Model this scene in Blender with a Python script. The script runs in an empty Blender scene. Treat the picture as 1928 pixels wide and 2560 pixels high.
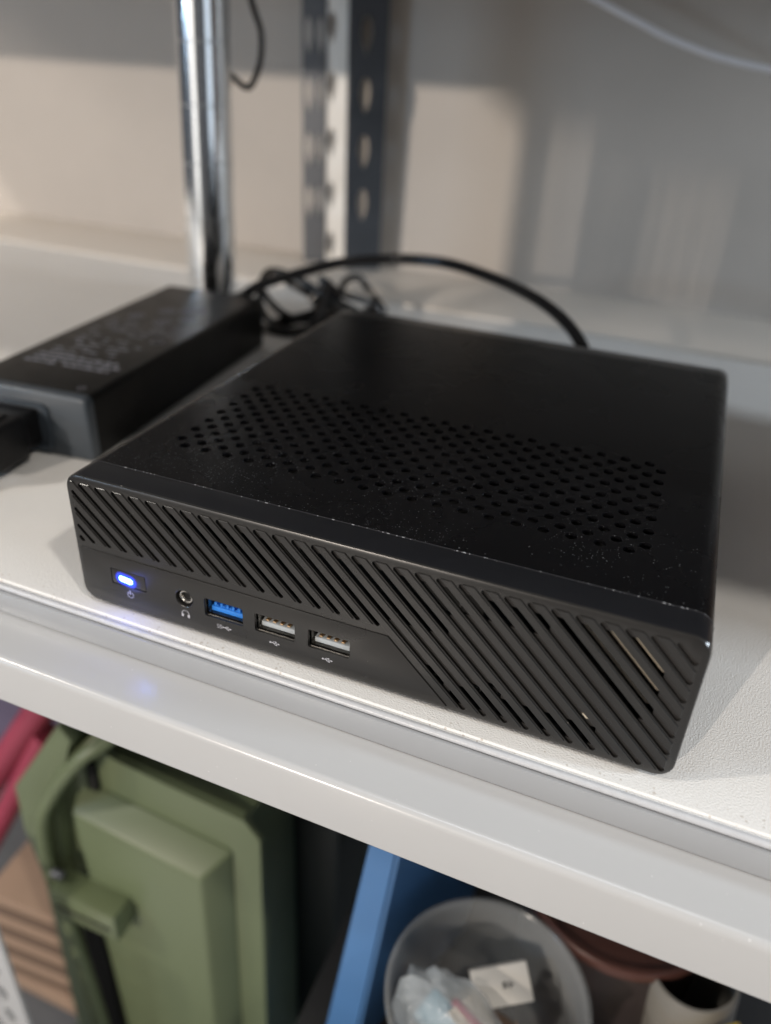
import bpy, bmesh, math, random
from mathutils import Vector, Matrix, Euler
random.seed(7)
SC = bpy.context.scene
COL = SC.collection
MM = 0.001

# ------------------------------------------------------------------ camera
cam_d = bpy.data.cameras.new("camera")
cam = bpy.data.objects.new("camera", cam_d); COL.objects.link(cam)
cam.location = (0.170425, -0.168223, 0.167949)
cam.rotation_euler = (1.0370, -0.0460, 0.3800)
cam_d.sensor_fit = 'HORIZONTAL'; cam_d.sensor_width = 36; cam_d.lens = 36 * 1.022
cam_d.clip_start = 0.01; cam_d.clip_end = 50
cam_d.dof.use_dof = True; cam_d.dof.focus_distance = 0.232; cam_d.dof.aperture_fstop = 7.6
SC.camera = cam

# ------------------------------------------------------------------ world (dim shop interior)
w = bpy.data.worlds.new("World"); SC.world = w; w.use_nodes = True
w.node_tree.nodes["Background"].inputs[0].default_value = (0.55, 0.57, 0.62, 1)
w.node_tree.nodes["Background"].inputs[1].default_value = 0.145
SC.view_settings.view_transform = 'Standard'; SC.view_settings.look = 'None'
SC.view_settings.exposure = 0.0; SC.view_settings.gamma = 1.0

# ------------------------------------------------------------------ lamps (shop ceiling lamps, a cool window and added side fills)
def area(name, loc, target, sx, sy, power, col):
    d = bpy.data.lights.new(name, 'AREA'); d.shape = 'RECTANGLE'; d.size = sx; d.size_y = sy
    d.energy = power; d.color = col
    o = bpy.data.objects.new(name, d); COL.objects.link(o); o.location = loc
    o.rotation_euler = (Vector(target) - Vector(loc)).to_track_quat('-Z', 'Y').to_euler()
    return o
LAMPS = [
    ("ceiling_lamp", (1.20, -0.70, 1.56), (0.05, 0, 0), 0.08, 0.08, 13.5, (1.0, 0.93, 0.84)),
    ("ceiling_lamp", (-1.40, -0.93, 1.40), (0.15, 0.05, 0), 0.09, 0.09, 17, (1.0, 0.93, 0.84)),
    ("ceiling_lamp", (-1.00, -3.20, 0.92), (0.0, 0.4, 0.05), 0.026, 0.05, 76, (1.0, 0.88, 0.76)),
    ("ceiling_tube", (0.15, -0.20, 1.90), (0.1, -0.05, 0), 0.90, 0.06, 9.5, (0.86, 0.93, 1.0)),
    ("window_light", (-1.15, -1.05, 0.33), (-0.1, 0.2, 0.0), 0.30, 0.12, 5.0, (0.52, 0.74, 1.0)),
    ("side_fill", (1.40, 0.17, 0.40), (0.2, 0.2, 0), 0.10, 0.14, 12, (0.80, 0.90, 1.0)),  # added cool fill, brightens the right end of the shelf
    ("side_fill", (-1.30, 0.25, 0.56), (-0.3, 0.25, 0), 0.14, 0.12, 3.6, (1.0, 0.88, 0.76)),  # added warm fill, brightens the left end of the shelf
]
for l in LAMPS: area(*l)

# ------------------------------------------------------------------ materials
def mat(name, col, rough=0.5, metal=0.0, var=0.06, vscale=60, bump=0.0, bscale=800, bdist=0.0002,
        spec=0.5, roughvar=0.08, alpha=1.0, trans=0.0, ior=1.45, coat=0.0, emit=None, estr=0.0, detail=3):
    m = bpy.data.materials.new(name); m.use_nodes = True
    nt = m.node_tree; n = nt.nodes; L = nt.links; b = n["Principled BSDF"]
    b.inputs["Base Color"].default_value = (*col, 1)
    b.inputs["Roughness"].default_value = rough; b.inputs["Metallic"].default_value = metal
    b.inputs["Specular IOR Level"].default_value = spec; b.inputs["IOR"].default_value = ior
    b.inputs["Transmission Weight"].default_value = trans; b.inputs["Alpha"].default_value = alpha
    b.inputs["Coat Weight"].default_value = coat
    if emit: b.inputs["Emission Color"].default_value = (*emit, 1); b.inputs["Emission Strength"].default_value = estr
    tc = n.new("ShaderNodeTexCoord")
    nz = n.new("ShaderNodeTexNoise"); nz.inputs["Scale"].default_value = vscale; nz.inputs["Detail"].default_value = 5
    L.new(tc.outputs["Object"], nz.inputs["Vector"])
    if var > 0:
        mx = n.new("ShaderNodeMix"); mx.data_type = 'RGBA'
        mx.inputs[6].default_value = (*[max(0, c * (1 - var)) for c in col], 1)
        mx.inputs[7].default_value = (*[min(1, c * (1 + var)) for c in col], 1)
        L.new(nz.outputs["Fac"], mx.inputs[0]); L.new(mx.outputs[2], b.inputs["Base Color"])
        m["mixnode"] = mx.name
    if roughvar > 0:
        mr = n.new("ShaderNodeMapRange"); mr.inputs[3].default_value = max(0.02, rough - roughvar); mr.inputs[4].default_value = min(1, rough + roughvar)
        L.new(nz.outputs["Fac"], mr.inputs[0]); L.new(mr.outputs[0], b.inputs["Roughness"])
    if bump > 0:
        n2 = n.new("ShaderNodeTexNoise"); n2.inputs["Scale"].default_value = bscale; n2.inputs["Detail"].default_value = detail
        L.new(tc.outputs["Object"], n2.inputs["Vector"])
        bp = n.new("ShaderNodeBump"); bp.inputs["Strength"].default_value = bump; bp.inputs["Distance"].default_value = bdist
        L.new(n2.outputs["Fac"], bp.inputs["Height"]); L.new(bp.outputs[0], b.inputs["Normal"])
    return m

def add_specks(m, scale=900, size=0.16, dens_scale=25, dens_lo=0.45, dens_hi=0.75, col=(0.5, 0.5, 0.5), amount=0.8, ydir=None):
    """dust: sparse pale specks laid over the base colour"""
    nt = m.node_tree; n = nt.nodes; L = nt.links; b = n["Principled BSDF"]
    tc = n.new("ShaderNodeTexCoord")
    dn = n.new("ShaderNodeTexNoise"); dn.inputs["Scale"].default_value = dens_scale; dn.inputs["Detail"].default_value = 4
    L.new(tc.outputs["Object"], dn.inputs["Vector"])
    dr = n.new("ShaderNodeMapRange"); dr.inputs[1].default_value = dens_lo; dr.inputs[2].default_value = dens_hi
    L.new(dn.outputs["Fac"], dr.inputs[0])
    dens = dr.outputs[0]
    if ydir:                       # dust lies thickest near one edge of the panel
        sp = n.new("ShaderNodeSeparateXYZ"); L.new(tc.outputs["Object"], sp.inputs[0])
        yr = n.new("ShaderNodeMapRange"); yr.inputs[1].default_value = ydir[0]; yr.inputs[2].default_value = ydir[1]
        yr.inputs[3].default_value = 1; yr.inputs[4].default_value = ydir[2]
        L.new(sp.outputs["Y"], yr.inputs[0])
        mu = n.new("ShaderNodeMath"); mu.operation = 'MULTIPLY'; L.new(dens, mu.inputs[0]); L.new(yr.outputs[0], mu.inputs[1]); dens = mu.outputs[0]
    tot = None
    for sc, sz in ((scale, size), (scale * 0.45, size * 0.62)):
        v = n.new("ShaderNodeTexVoronoi"); v.inputs["Scale"].default_value = sc
        L.new(tc.outputs["Object"], v.inputs["Vector"])
        rnd = n.new("ShaderNodeSeparateColor"); L.new(v.outputs["Color"], rnd.inputs[0])
        lt = n.new("ShaderNodeMath"); lt.operation = 'LESS_THAN'; L.new(rnd.outputs[0], lt.inputs[0]); L.new(dens, lt.inputs[1])
        szn = n.new("ShaderNodeMath"); szn.operation = 'MULTIPLY'; L.new(rnd.outputs[1], szn.inputs[0]); szn.inputs[1].default_value = sz * 1.6
        ds = n.new("ShaderNodeMath"); ds.operation = 'LESS_THAN'; L.new(v.outputs["Distance"], ds.inputs[0]); L.new(szn.outputs[0], ds.inputs[1])
        mm = n.new("ShaderNodeMath"); mm.operation = 'MULTIPLY'; L.new(lt.outputs[0], mm.inputs[0]); L.new(ds.outputs[0], mm.inputs[1])
        if tot is None: tot = mm.outputs[0]
        else:
            mxm = n.new("ShaderNodeMath"); mxm.operation = 'MAXIMUM'; L.new(tot, mxm.inputs[0]); L.new(mm.outputs[0], mxm.inputs[1]); tot = mxm.outputs[0]
    am = n.new("ShaderNodeMath"); am.operation = 'MULTIPLY'; L.new(tot, am.inputs[0]); am.inputs[1].default_value = amount
    mx = n.new("ShaderNodeMix"); mx.data_type = 'RGBA'
    old = b.inputs["Base Color"].links
    if old: L.new(old[0].from_socket, mx.inputs[6])
    else: mx.inputs[6].default_value = b.inputs["Base Color"].default_value
    mx.inputs[7].default_value = (*col, 1)
    L.new(am.outputs[0], mx.inputs[0]); L.new(mx.outputs[2], b.inputs["Base Color"])
    return m

M = {}
M['cover'] = add_specks(mat('black_painted_steel', (0.0035, 0.0035, 0.0042), 0.27, var=0.25, vscale=35, bump=0.10, bscale=3500, bdist=0.00005, roughvar=0.09, spec=0.13),
                        scale=2100, size=0.185, dens_scale=26, dens_lo=0.40, dens_hi=1.0, col=(0.30, 0.31, 0.33), amount=0.5, ydir=(-0.085, -0.045, 0.05))
M['bezel'] = add_specks(mat('black_abs_plastic', (0.0165, 0.0157, 0.0150), 0.29, spec=0.6, var=0.12, vscale=50, bump=0.10, bscale=2500, bdist=0.00006, roughvar=0.06),
                        scale=500, size=0.10, dens_scale=18, dens_lo=0.52, dens_hi=1.3, col=(0.35, 0.34, 0.32), amount=0.6)
M['band'] = mat('smooth_black_band', (0.0080, 0.0085, 0.0105), 0.33, var=0.1, vscale=50, bump=0.06, bscale=2500, bdist=0.00005, spec=0.26)
M['rail'] = mat('cream_rail', (0.80, 0.77, 0.72), 0.45, var=0.05)  # web of the upright, paler than its flanges
M['shop_floor'] = mat('pale_shop_floor', (0.62, 0.62, 0.62), 0.25, var=0.08, vscale=2)
M['grille_back'] = mat('grille_backing_plastic', (0.026, 0.024, 0.023), 0.42, bump=0.2, bscale=1500)
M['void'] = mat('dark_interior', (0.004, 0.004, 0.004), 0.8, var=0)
M['brass'] = mat('brass_insert', (0.62, 0.54, 0.42), 0.45, 0.2, bump=0.5, bscale=3000)
M['port_steel'] = mat('port_steel', (0.55, 0.53, 0.50), 0.28, 1.0, var=0.15, vscale=200)
M['usb_blue'] = mat('blue_port_plastic', (0.03, 0.22, 0.72), 0.32, var=0.05)
M['usb_white'] = mat('pale_port_plastic', (0.42, 0.45, 0.47), 0.35, var=0.08)
M['gold'] = mat('gold_contact', (0.75, 0.50, 0.28), 0.3, 1.0)
M['print'] = mat('pale_print', (0.46, 0.46, 0.50), 0.6, var=0.2, vscale=900)
M['rubber'] = mat('black_rubber', (0.015, 0.015, 0.015), 0.8)
M['board'] = mat('white_textured_vinyl', (0.80, 0.79, 0.77), 0.55, var=0.03, vscale=30, bump=0.7, bscale=1750, bdist=0.0004, detail=2)
add_specks(M['board'], scale=900, size=0.26, dens_scale=45, dens_lo=0.42, dens_hi=0.75, col=(0.30, 0.22, 0.14), amount=0.38, ydir=(0.0045, 0.0085, 0.0))
add_specks(M['board'], scale=260, size=0.07, dens_scale=14, dens_lo=0.5, dens_hi=1.5, col=(0.30, 0.27, 0.24), amount=0.5)
M['board_edge'] = add_specks(mat('grey_edge_band', (0.34, 0.35, 0.365), 0.22, var=0.05, vscale=40, bump=0.12, bscale=500, bdist=0.0002), scale=700, size=0.08, dens_scale=14, dens_lo=0.5, dens_hi=1.6, col=(0.6, 0.6, 0.6), amount=0.15)
M['bead'] = mat('grey_edge_bead', (0.50, 0.51, 0.53), 0.30, var=0.12, vscale=300, bump=0.5, bscale=900, bdist=0.0003)
M['shelf_steel'] = add_specks(mat('white_powder_coated_steel', (0.46, 0.46, 0.46), 0.22, var=0.03, vscale=20, bump=0.10, bscale=420, bdist=0.0003, roughvar=0.04), scale=600, size=0.07, dens_scale=14, dens_lo=0.45, dens_hi=1.4, col=(0.86, 0.86, 0.86), amount=0.7)
M['wall'] = mat('beige_painted_panel', (0.475, 0.435, 0.395), 0.6, var=0.10, vscale=11, bump=0.2, bscale=60, bdist=0.0005, spec=0.3)
M['ledge_paint'] = mat('beige_grey_ledge_paint', (0.68, 0.63, 0.57), 0.45, var=0.06, vscale=14)
M['galv_dark'] = mat('dull_grey_steel', (0.10, 0.105, 0.115), 0.42, 0.5, var=0.15, vscale=60)
M['faint_print'] = mat('faint_grey_print', (0.29, 0.30, 0.35), 0.5, var=0.3, vscale=300)
M['plug'] = mat('plug_rubber', (0.008, 0.008, 0.009), 0.35, spec=0.3)
M['chrome'] = mat('chrome', (0.84, 0.86, 0.88), 0.15, 1.0, var=0.03, roughvar=0.02, bump=0.05, bscale=60, bdist=0.0004)
M['galv'] = mat('galvanised_steel', (0.46, 0.47, 0.49), 0.42, 0.85, var=0.14, vscale=90, bump=0.1, bscale=300)
M['adapter'] = mat('adapter_black_plastic', (0.006, 0.006, 0.006), 0.40, bump=0.2, bscale=2200, bdist=0.0001, spec=0.18)
M['adapter_end'] = mat('adapter_end_bluish_sheen', (0.040, 0.050, 0.062), 0.34, bump=0.1, bscale=900)  # cool bluish sheen on the end cap put into its colour
M['cable'] = mat('black_cable_sheath', (0.009, 0.009, 0.010), 0.20, bump=0.1, bscale=500)
M['white_cable'] = mat('white_cable_sheath', (0.80, 0.79, 0.82), 0.4)
M['green'] = mat('olive_green_plastic', (0.122, 0.150, 0.080), 0.42, var=0.06, vscale=20, bump=0.2, bscale=500)
M['dark_pl'] = mat('dark_box_plastic', (0.012, 0.012, 0.013), 0.5)
M['shaded_case_body'] = mat('shaded_green_plastic', (0.018, 0.024, 0.017), 0.45)  # green case plastic with its shade put into the colour
add_specks(M['green'], scale=160, size=0.10, dens_scale=12, dens_lo=0.45, dens_hi=1.2, col=(0.26, 0.29, 0.17), amount=0.6)
M['blue'] = mat('blue_plastic', (0.065, 0.175, 0.38), 0.4, var=0.06)
M['clear'] = mat('clear_plastic_cup', (0.32, 0.33, 0.33), 0.18, var=0, roughvar=0.04, alpha=0.38)
M['film'] = mat('clear_plastic_film', (0.70, 0.76, 0.80), 0.10, var=0, roughvar=0.05, alpha=0.36, bump=0.8, bscale=150, bdist=0.003)
M['paper'] = mat('cream_paper', (0.62, 0.56, 0.48), 0.7, var=0.1, vscale=80)
M['label'] = mat('white_paper_label', (0.68, 0.66, 0.62), 0.6, var=0.05)
M['ink'] = mat('dark_ink', (0.05, 0.05, 0.05), 0.6)
M['orange'] = mat('orange_card', (0.55, 0.14, 0.04), 0.5)
M['brown'] = mat('brown_plastic', (0.045, 0.034, 0.033), 0.4, bump=0.15)
M['red_rim'] = mat('reddish_brown_rim', (0.085, 0.036, 0.028), 0.35)
M['red'] = mat('red_painted_metal', (0.30, 0.04, 0.075), 0.5)
M['card'] = mat('brown_cardboard', (0.30, 0.205, 0.145), 0.8, var=0.12, vscale=40)
M['card_d'] = mat('dark_cardboard_edge', (0.13, 0.085, 0.06), 0.85)
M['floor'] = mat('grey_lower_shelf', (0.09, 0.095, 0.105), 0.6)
M['yellow'] = mat('yellow_plastic', (0.60, 0.42, 0.06), 0.45)
M['white_pl'] = mat('white_plastic', (0.20, 0.19, 0.17), 0.4)
M['wood'] = mat('wood_brown', (0.16, 0.11, 0.08), 0.6, var=0.3, vscale=150)
M['blue_pack'] = mat('pale_blue_pack', (0.18, 0.36, 0.46), 0.4)
M['purple'] = mat('dull_violet_plastic', (0.12, 0.10, 0.16), 0.5)

# LED window: a light pipe that gives off blue light, white-hot in its core
m = bpy.data.materials.new('blue_led_window'); m.use_nodes = True
nt = m.node_tree; b = nt.nodes["Principled BSDF"]; b.inputs["Base Color"].default_value = (0.1, 0.2, 0.9, 1)
b.inputs["Emission Color"].default_value = (0.10, 0.28, 1.0, 1); b.inputs["Emission Strength"].default_value = 32.0
M['led'] = m
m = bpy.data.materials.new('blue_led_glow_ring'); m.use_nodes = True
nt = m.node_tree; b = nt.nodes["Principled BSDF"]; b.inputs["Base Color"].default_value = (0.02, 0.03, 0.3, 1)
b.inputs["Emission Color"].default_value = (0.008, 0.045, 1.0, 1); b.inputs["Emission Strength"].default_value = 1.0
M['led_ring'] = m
for nm_, c_, st_ in (('led_halo_ring_b', (0.010, 0.06, 1.0), 1.6), ('led_halo_ring_c', (0.008, 0.025, 1.0), 0.60)):  # LED bloom painted as fading emissive rings
    m = bpy.data.materials.new('blue_led_halo_ring'); m.use_nodes = True; b = m.node_tree.nodes['Principled BSDF']
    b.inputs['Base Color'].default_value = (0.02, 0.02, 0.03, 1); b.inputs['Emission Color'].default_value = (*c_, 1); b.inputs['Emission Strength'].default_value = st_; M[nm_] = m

# ------------------------------------------------------------------ helpers (all builder coordinates in millimetres)
def tag(o, label=None, cat=None, group=None, kind=None):
    if label: o['label'] = label
    if cat: o['category'] = cat
    if group: o['group'] = group
    if kind: o['kind'] = kind
    return o
def empty(name, loc=(0, 0, 0), rz=0, **k):
    o = bpy.data.objects.new(name, None); COL.objects.link(o); o.empty_display_size = 0.01
    o.location = Vector(loc) * MM; o.rotation_euler.z = rz
    return tag(o, **k)
def finish(bm, name, m, parent=None, smooth=None, weld=0.0):
    if weld: bmesh.ops.remove_doubles(bm, verts=bm.verts, dist=weld)
    bmesh.ops.recalc_face_normals(bm, faces=bm.faces)
    bmesh.ops.scale(bm, vec=(MM,) * 3, verts=bm.verts)
    me = bpy.data.meshes.new(name); bm.to_mesh(me); bm.free()
    mats = m if isinstance(m, (list, tuple)) else [m]
    for x in mats: me.materials.append(M[x])
    if smooth is not None:
        me.polygons.foreach_set('use_smooth', [True] * len(me.polygons))
        me.set_sharp_from_angle(angle=math.radians(smooth))
    o = bpy.data.objects.new(name, me); COL.objects.link(o)
    if parent: o.parent = parent
    return o
def box(bm, x0, x1, y0, y1, z0, z1, bev=0.0, seg=2, rot=None):
    g = bmesh.ops.create_cube(bm, size=1.0)
    vs = g['verts']
    bmesh.ops.scale(bm, vec=(x1 - x0, y1 - y0, z1 - z0), verts=vs)
    c = Vector(((x0 + x1) / 2, (y0 + y1) / 2, (z0 + z1) / 2))
    if rot is not None: bmesh.ops.rotate(bm, cent=(0, 0, 0), matrix=rot, verts=vs)
    bmesh.ops.translate(bm, vec=c, verts=vs)
    if bev > 0:
        es = list({e for v in vs for e in v.link_edges})
        r = bmesh.ops.bevel(bm, geom=es, offset=bev, segments=seg, affect='EDGES', profile=0.5)
def prism(bm, poly, axis, a, b, bev=0, seg=2):
    """extrude a 2-D polygon along an axis: axis 'y' takes (x,z), 'z' takes (x,y), 'x' takes (y,z)"""
    def P(u, v, t): return {'y': (u, t, v), 'z': (u, v, t), 'x': (t, u, v)}[axis]
    v0 = [bm.verts.new(P(u, v, a)) for u, v in poly]; v1 = [bm.verts.new(P(u, v, b)) for u, v in poly]
    n = len(poly); fs = [bm.faces.new(v0), bm.faces.new(v1[::-1])]
    for i in range(n): fs.append(bm.faces.new((v0[i], v1[i], v1[(i + 1) % n], v0[(i + 1) % n])))
    if bev > 0:
        es = [e for e in fs[0].edges]
        bmesh.ops.bevel(bm, geom=es, offset=bev, segments=seg, affect='EDGES', profile=0.5)
def rrect(x0, x1, z0, z1, r, n=6):
    pts = []
    for cx, cz, a0 in ((x1 - r, z1 - r, 0), (x0 + r, z1 - r, 90), (x0 + r, z0 + r, 180), (x1 - r, z0 + r, 270)):
        for i in range(n + 1):
            a = math.radians(a0 + 90 * i / n); pts.append((cx + r * math.cos(a), cz + r * math.sin(a)))
    return pts
def stadium(cx0, cz0, cx1, cz1, r, n=6):
    a = math.atan2(cz1 - cz0, cx1 - cx0); pts = []
    for (cx, cz, s) in ((cx1, cz1, -90), (cx0, cz0, 90)):
        for i in range(n + 1):
            t = a + math.radians(s + 180 * i / n); pts.append((cx + r * math.cos(t), cz + r * math.sin(t)))
    return pts
def circle(cx, cz, r, n=24): return [(cx + r * math.cos(2 * math.pi * i / n), cz + r * math.sin(2 * math.pi * i / n)) for i in range(n)]
def tube(bm, pts, r, n=10, smooth_iter=3, closed=False, taper=None):
    P = [Vector(p) for p in pts]
    if smooth_iter:
        for _ in range(smooth_iter):           # Chaikin-free Catmull-Rom resampling
            if _ > 0: break
            Q = []
            k = len(P)
            for i in range(k - 1):
                p0 = P[max(i - 1, 0)]; p1 = P[i]; p2 = P[i + 1]; p3 = P[min(i + 2, k - 1)]
                for j in range(8):
                    t = j / 8
                    Q.append(0.5 * ((2 * p1) + (-p0 + p2) * t + (2 * p0 - 5 * p1 + 4 * p2 - p3) * t * t + (-p0 + 3 * p1 - 3 * p2 + p3) * t ** 3))
            Q.append(P[-1]); P = Q
    up = Vector((0.13, 0.21, 0.97)); rings = []
    prev = None
    for i, p in enumerate(P):
        d = (P[min(i + 1, len(P) - 1)] - P[max(i - 1, 0)]).normalized()
        if prev is None: prev = d.cross(up).normalized()
        s = (prev - d * prev.dot(d)).normalized(); prev = s; t = d.cross(s)
        rr = r if taper is None else r * taper(i / (len(P) - 1))
        rings.append([bm.verts.new(p + (s * math.cos(2 * math.pi * k / n) + t * math.sin(2 * math.pi * k / n)) * rr) for k in range(n)])
    for a, b_ in zip(rings, rings[1:]):
        for k in range(n): bm.faces.new((a[k], a[(k + 1) % n], b_[(k + 1) % n], b_[k]))
    bm.faces.new(rings[0][::-1]); bm.faces.new(rings[-1])
def lathe(bm, cx, cy, prof, n=40, lean=(0, 0)):
    """closed profile of (r, z) spun round a vertical axis"""
    z0 = prof[0][1]
    rings = [[bm.verts.new((cx + lean[0] * (z - z0) + r * math.cos(2 * math.pi * k / n), cy + lean[1] * (z - z0) + r * math.sin(2 * math.pi * k / n), z)) for k in range(n)] for r, z in prof]
    for a, b_ in zip(rings, rings[1:]):
        for k in range(n): bm.faces.new((a[k], a[(k + 1) % n], b_[(k + 1) % n], b_[k]))
    bm.faces.new(rings[0][::-1]); bm.faces.new(rings[-1])
def boolean(obj, cutbm):
    bmesh.ops.recalc_face_normals(cutbm, faces=cutbm.faces)
    bmesh.ops.scale(cutbm, vec=(MM,) * 3, verts=cutbm.verts)
    me = bpy.data.meshes.new('cut'); cutbm.to_mesh(me); cutbm.free()
    c = bpy.data.objects.new('cut', me); COL.objects.link(c)
    c.parent = obj.parent
    md = obj.modifiers.new('b', 'BOOLEAN'); md.operation = 'DIFFERENCE'; md.solver = 'EXACT'; md.object = c; md.use_self = True
    bpy.context.view_layer.update()
    dg = bpy.context.evaluated_depsgraph_get()
    nm = bpy.data.meshes.new_from_object(obj.evaluated_get(dg))
    obj.modifiers.clear(); obj.data = nm
    bpy.data.objects.remove(c); 
    nm.polygons.foreach_set('use_smooth', [True] * len(nm.polygons)); nm.set_sharp_from_angle(angle=math.radians(28))
    return obj

# ------------------------------------------------------------------ the shelf
RZ = math.radians(-0.75)
shelf = empty('display_shelf', (100, -8.2, -1.5), RZ, label='white shelf with a textured vinyl top and grey edge band under the mini computer', cat='shelf')
bm = bmesh.new()
# board: textured top, a shallow groove, a rounded bead and the edge band
prof = [(399, 0), (399, -11.6), (1.2, -11.6), (1.2, -1.2), (3.0, -0.9), (3.6, 0)]
prism(bm, prof, 'x', -760, 560)
finish(bm, 'shelf_board', 'board', shelf)
bm = bmesh.new(); box(bm, -760, 560, 400.5, 506, -11.6, 2.2, 1.2, 3); finish(bm, 'back_ledge', 'ledge_paint', shelf, 30)
bm = bmesh.new()
box(bm, -760, 560, -0.6, 1.1, -11.6, -2.4, 0.35, 2)
finish(bm, 'edge_band', 'board_edge', shelf, 30)
bm = bmesh.new()
bead = [(1.5 + 1.25 * math.cos(t), -1.3 + 1.1 * math.sin(t)) for t in [2 * math.pi * i / 14 for i in range(14)]]
prism(bm, bead, 'x', -760, 560)
finish(bm, 'edge_bead', 'bead', shelf, 50)
bm = bmesh.new()
# steel tray under the board: ledge, rounded lip, front face, returned flange
out = [(508, -11.9), (-17.3, -11.9)]
for i in range(1, 8):
    a = math.radians(90 + 90 * i / 7); out.append((-17.3 + 2.6 * math.cos(a), -14.5 + 2.6 * math.sin(a)))
for i in range(0, 8):
    a = math.radians(180 + 90 * i / 7); out.append((-18.3 + 1.6 * math.cos(a), -31.0 + 1.6 * math.sin(a)))
out += [(-6, -32.6), (-6, -31.4), (-17.9, -31.4), (-18.5, -30.6), (-18.5, -14.9), (-17.3, -13.3), (508, -13.3)]
prism(bm, out, 'x', -760, 560)
finish(bm, 'shelf_tray', 'shelf_steel', shelf, 35)
bm = bmesh.new()
box(bm, -760, 560, 506.4, 509, -11.8, 14, 0.5)
finish(bm, 'back_lip', 'shelf_steel', shelf, 30)

bm = bmesh.new()
box(bm, -760, 560, 0, 505, 0, 22, 1)
box(bm, -760, 560, -18, -0.2, -6, 20, 1)
up = finish(bm, 'upper_shelf', 'shelf_steel', None, 30); up.location = Vector((100, -8, 258)) * MM
tag(up, 'underside of the next white shelf up, above the mini computer', 'shelf')

bm = bmesh.new(); box(bm, -1100, 900, 506, 512, -900, 700)
wl = finish(bm, 'back_wall', 'wall'); wl.location = (0, -0.010, 0); tag(wl, kind='structure')
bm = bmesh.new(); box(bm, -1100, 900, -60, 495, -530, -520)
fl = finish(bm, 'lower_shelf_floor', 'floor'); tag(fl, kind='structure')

# ------------------------------------------------------------------ mini computer
W, D, H = 195.0, 209.7, 48.3
pc = empty('mini_computer', (97.5, 105, -1.5), label='flat square black mini computer with slanted front grille and glowing blue power light', cat='computer')
OX, OY, OZ = -97.5, -105.0, 1.5      # builder coordinates start at the front left bottom corner
pcr = empty('t'); bpy.data.objects.remove(pcr)
def pfin(bm, name, m, parent=pc, smooth=28, shift=True):
    if shift: bmesh.ops.translate(bm, vec=(OX, OY, OZ), verts=bm.verts)
    return finish(bm, name, m, parent, smooth)
RC = 5.0
# cover: swept wall around the sides plus a flat punched top
yA, yB = 11.2, D - 9.0
bm = bmesh.new()
t = 1.1
def cover_profile(ins):
    pts = [(ins, 0.6)]
    r = RC - ins
    for i in range(9):
        a = math.radians(180 - 90 * i / 8); pts.append((RC + r * math.cos(a), H - RC + r * math.sin(a)))
    return pts
o_, i_ = cover_profile(0), cover_profile(t)
for side in (0, 1):
    mir = (lambda x: W - x) if side else (lambda x: x)
    A = [[bm.verts.new((mir(x), y, z)) for x, z in o_] for y in (yA, yB)]
    B = [[bm.verts.new((mir(x), y, z)) for x, z in i_] for y in (yA, yB)]
    k = len(o_)
    for i in range(k - 1):
        bm.faces.new((A[0][i], A[0][i + 1], A[1][i + 1], A[1][i])); bm.faces.new((B[0][i], B[1][i], B[1][i + 1], B[0][i + 1]))
        for e in (0, 1): bm.faces.new((A[e][i], B[e][i], B[e][i + 1], A[e][i + 1]))
    bm.faces.new((A[0][0], A[1][0], B[1][0], B[0][0]))
# punched field: 39 columns by 15 rows, every second cell holds a round hole
PX, PY = 156.2 / 38, 59.4 / 14
fx0, fy0 = 18.3 - PX / 2, 33.3 - PY / 2
fx1, fy1 = fx0 + 39 * PX, fy0 + 15 * PY
def quad(bm, x0, x1, y0, y1):
    for z, f in ((H, 1), (H - t, -1)):
        vs = [bm.verts.new(c) for c in ((x0, y0, z), (x1, y0, z), (x1, y1, z), (x0, y1, z))]
        bm.faces.new(vs if f > 0 else vs[::-1])
quad(bm, RC, W - RC, yA, fy0); quad(bm, RC, W - RC, fy1, yB); quad(bm, RC, fx0, fy0, fy1); quad(bm, fx1, W - RC, fy0, fy1)
HR = 1.72; NH = 20
for j in range(15):
    for i in range(39):
        x0, y0 = fx0 + i * PX, fy0 + j * PY
        if (i + j) % 2 == 0: quad(bm, x0, x0 + PX, y0, y0 + PY); continue
        cx, cy = x0 + PX / 2, y0 + PY / 2
        inn, top, low = [], [], []
        outr, outl = [], []
        for k in range(NH):
            a = 2 * math.pi * (k + 0.5) / NH; c, s = math.cos(a), math.sin(a)
            q = min(PX / 2 / max(abs(c), 1e-6), PY / 2 / max(abs(s), 1e-6))
            ox, oy = cx + c * q, cy + s * q
            outr.append(bm.verts.new((ox, oy, H)))
            inn.append(bm.verts.new((cx + c * (HR + 0.16), cy + s * (HR + 0.16), H)))
            top.append(bm.verts.new((cx + c * HR, cy + s * HR, H - 0.14)))
            low.append(bm.verts.new((cx + c * HR, cy + s * HR, H - t)))
            outl.append(bm.verts.new((ox, oy, H - t)))
        for k in range(NH):
            k2 = (k + 1) % NH
            pairs = (outr, inn, top, low, outl)
            for a_, b_ in zip(pairs, pairs[1:]): bm.faces.new((a_[k], a_[k2], b_[k2], b_[k]))
        # square corners of the cell
        for sx, sy in ((1, 1), (-1, 1), (-1, -1), (1, -1)):
            ang = math.atan2(sy * PY, sx * PX) % (2 * math.pi)
            k = int(math.floor(ang / (2 * math.pi) * NH - 0.5)) % NH; k2 = (k + 1) % NH
            for z, ring in ((H, outr), (H - t, outl)):
                cv = bm.verts.new((cx + sx * PX / 2, cy + sy * PY / 2, z))
                bm.faces.new((ring[k], cv, ring[k2]))
bmesh.ops.translate(bm, vec=(OX, OY, OZ), verts=bm.verts)
bmesh.ops.remove_doubles(bm, verts=bm.verts, dist=0.01)
cover = finish(bm, 'cover', 'cover', pc, 30)
for f_ in cover.data.polygons:
    if abs(f_.normal.z) > 0.9995: f_.use_smooth = False

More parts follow.
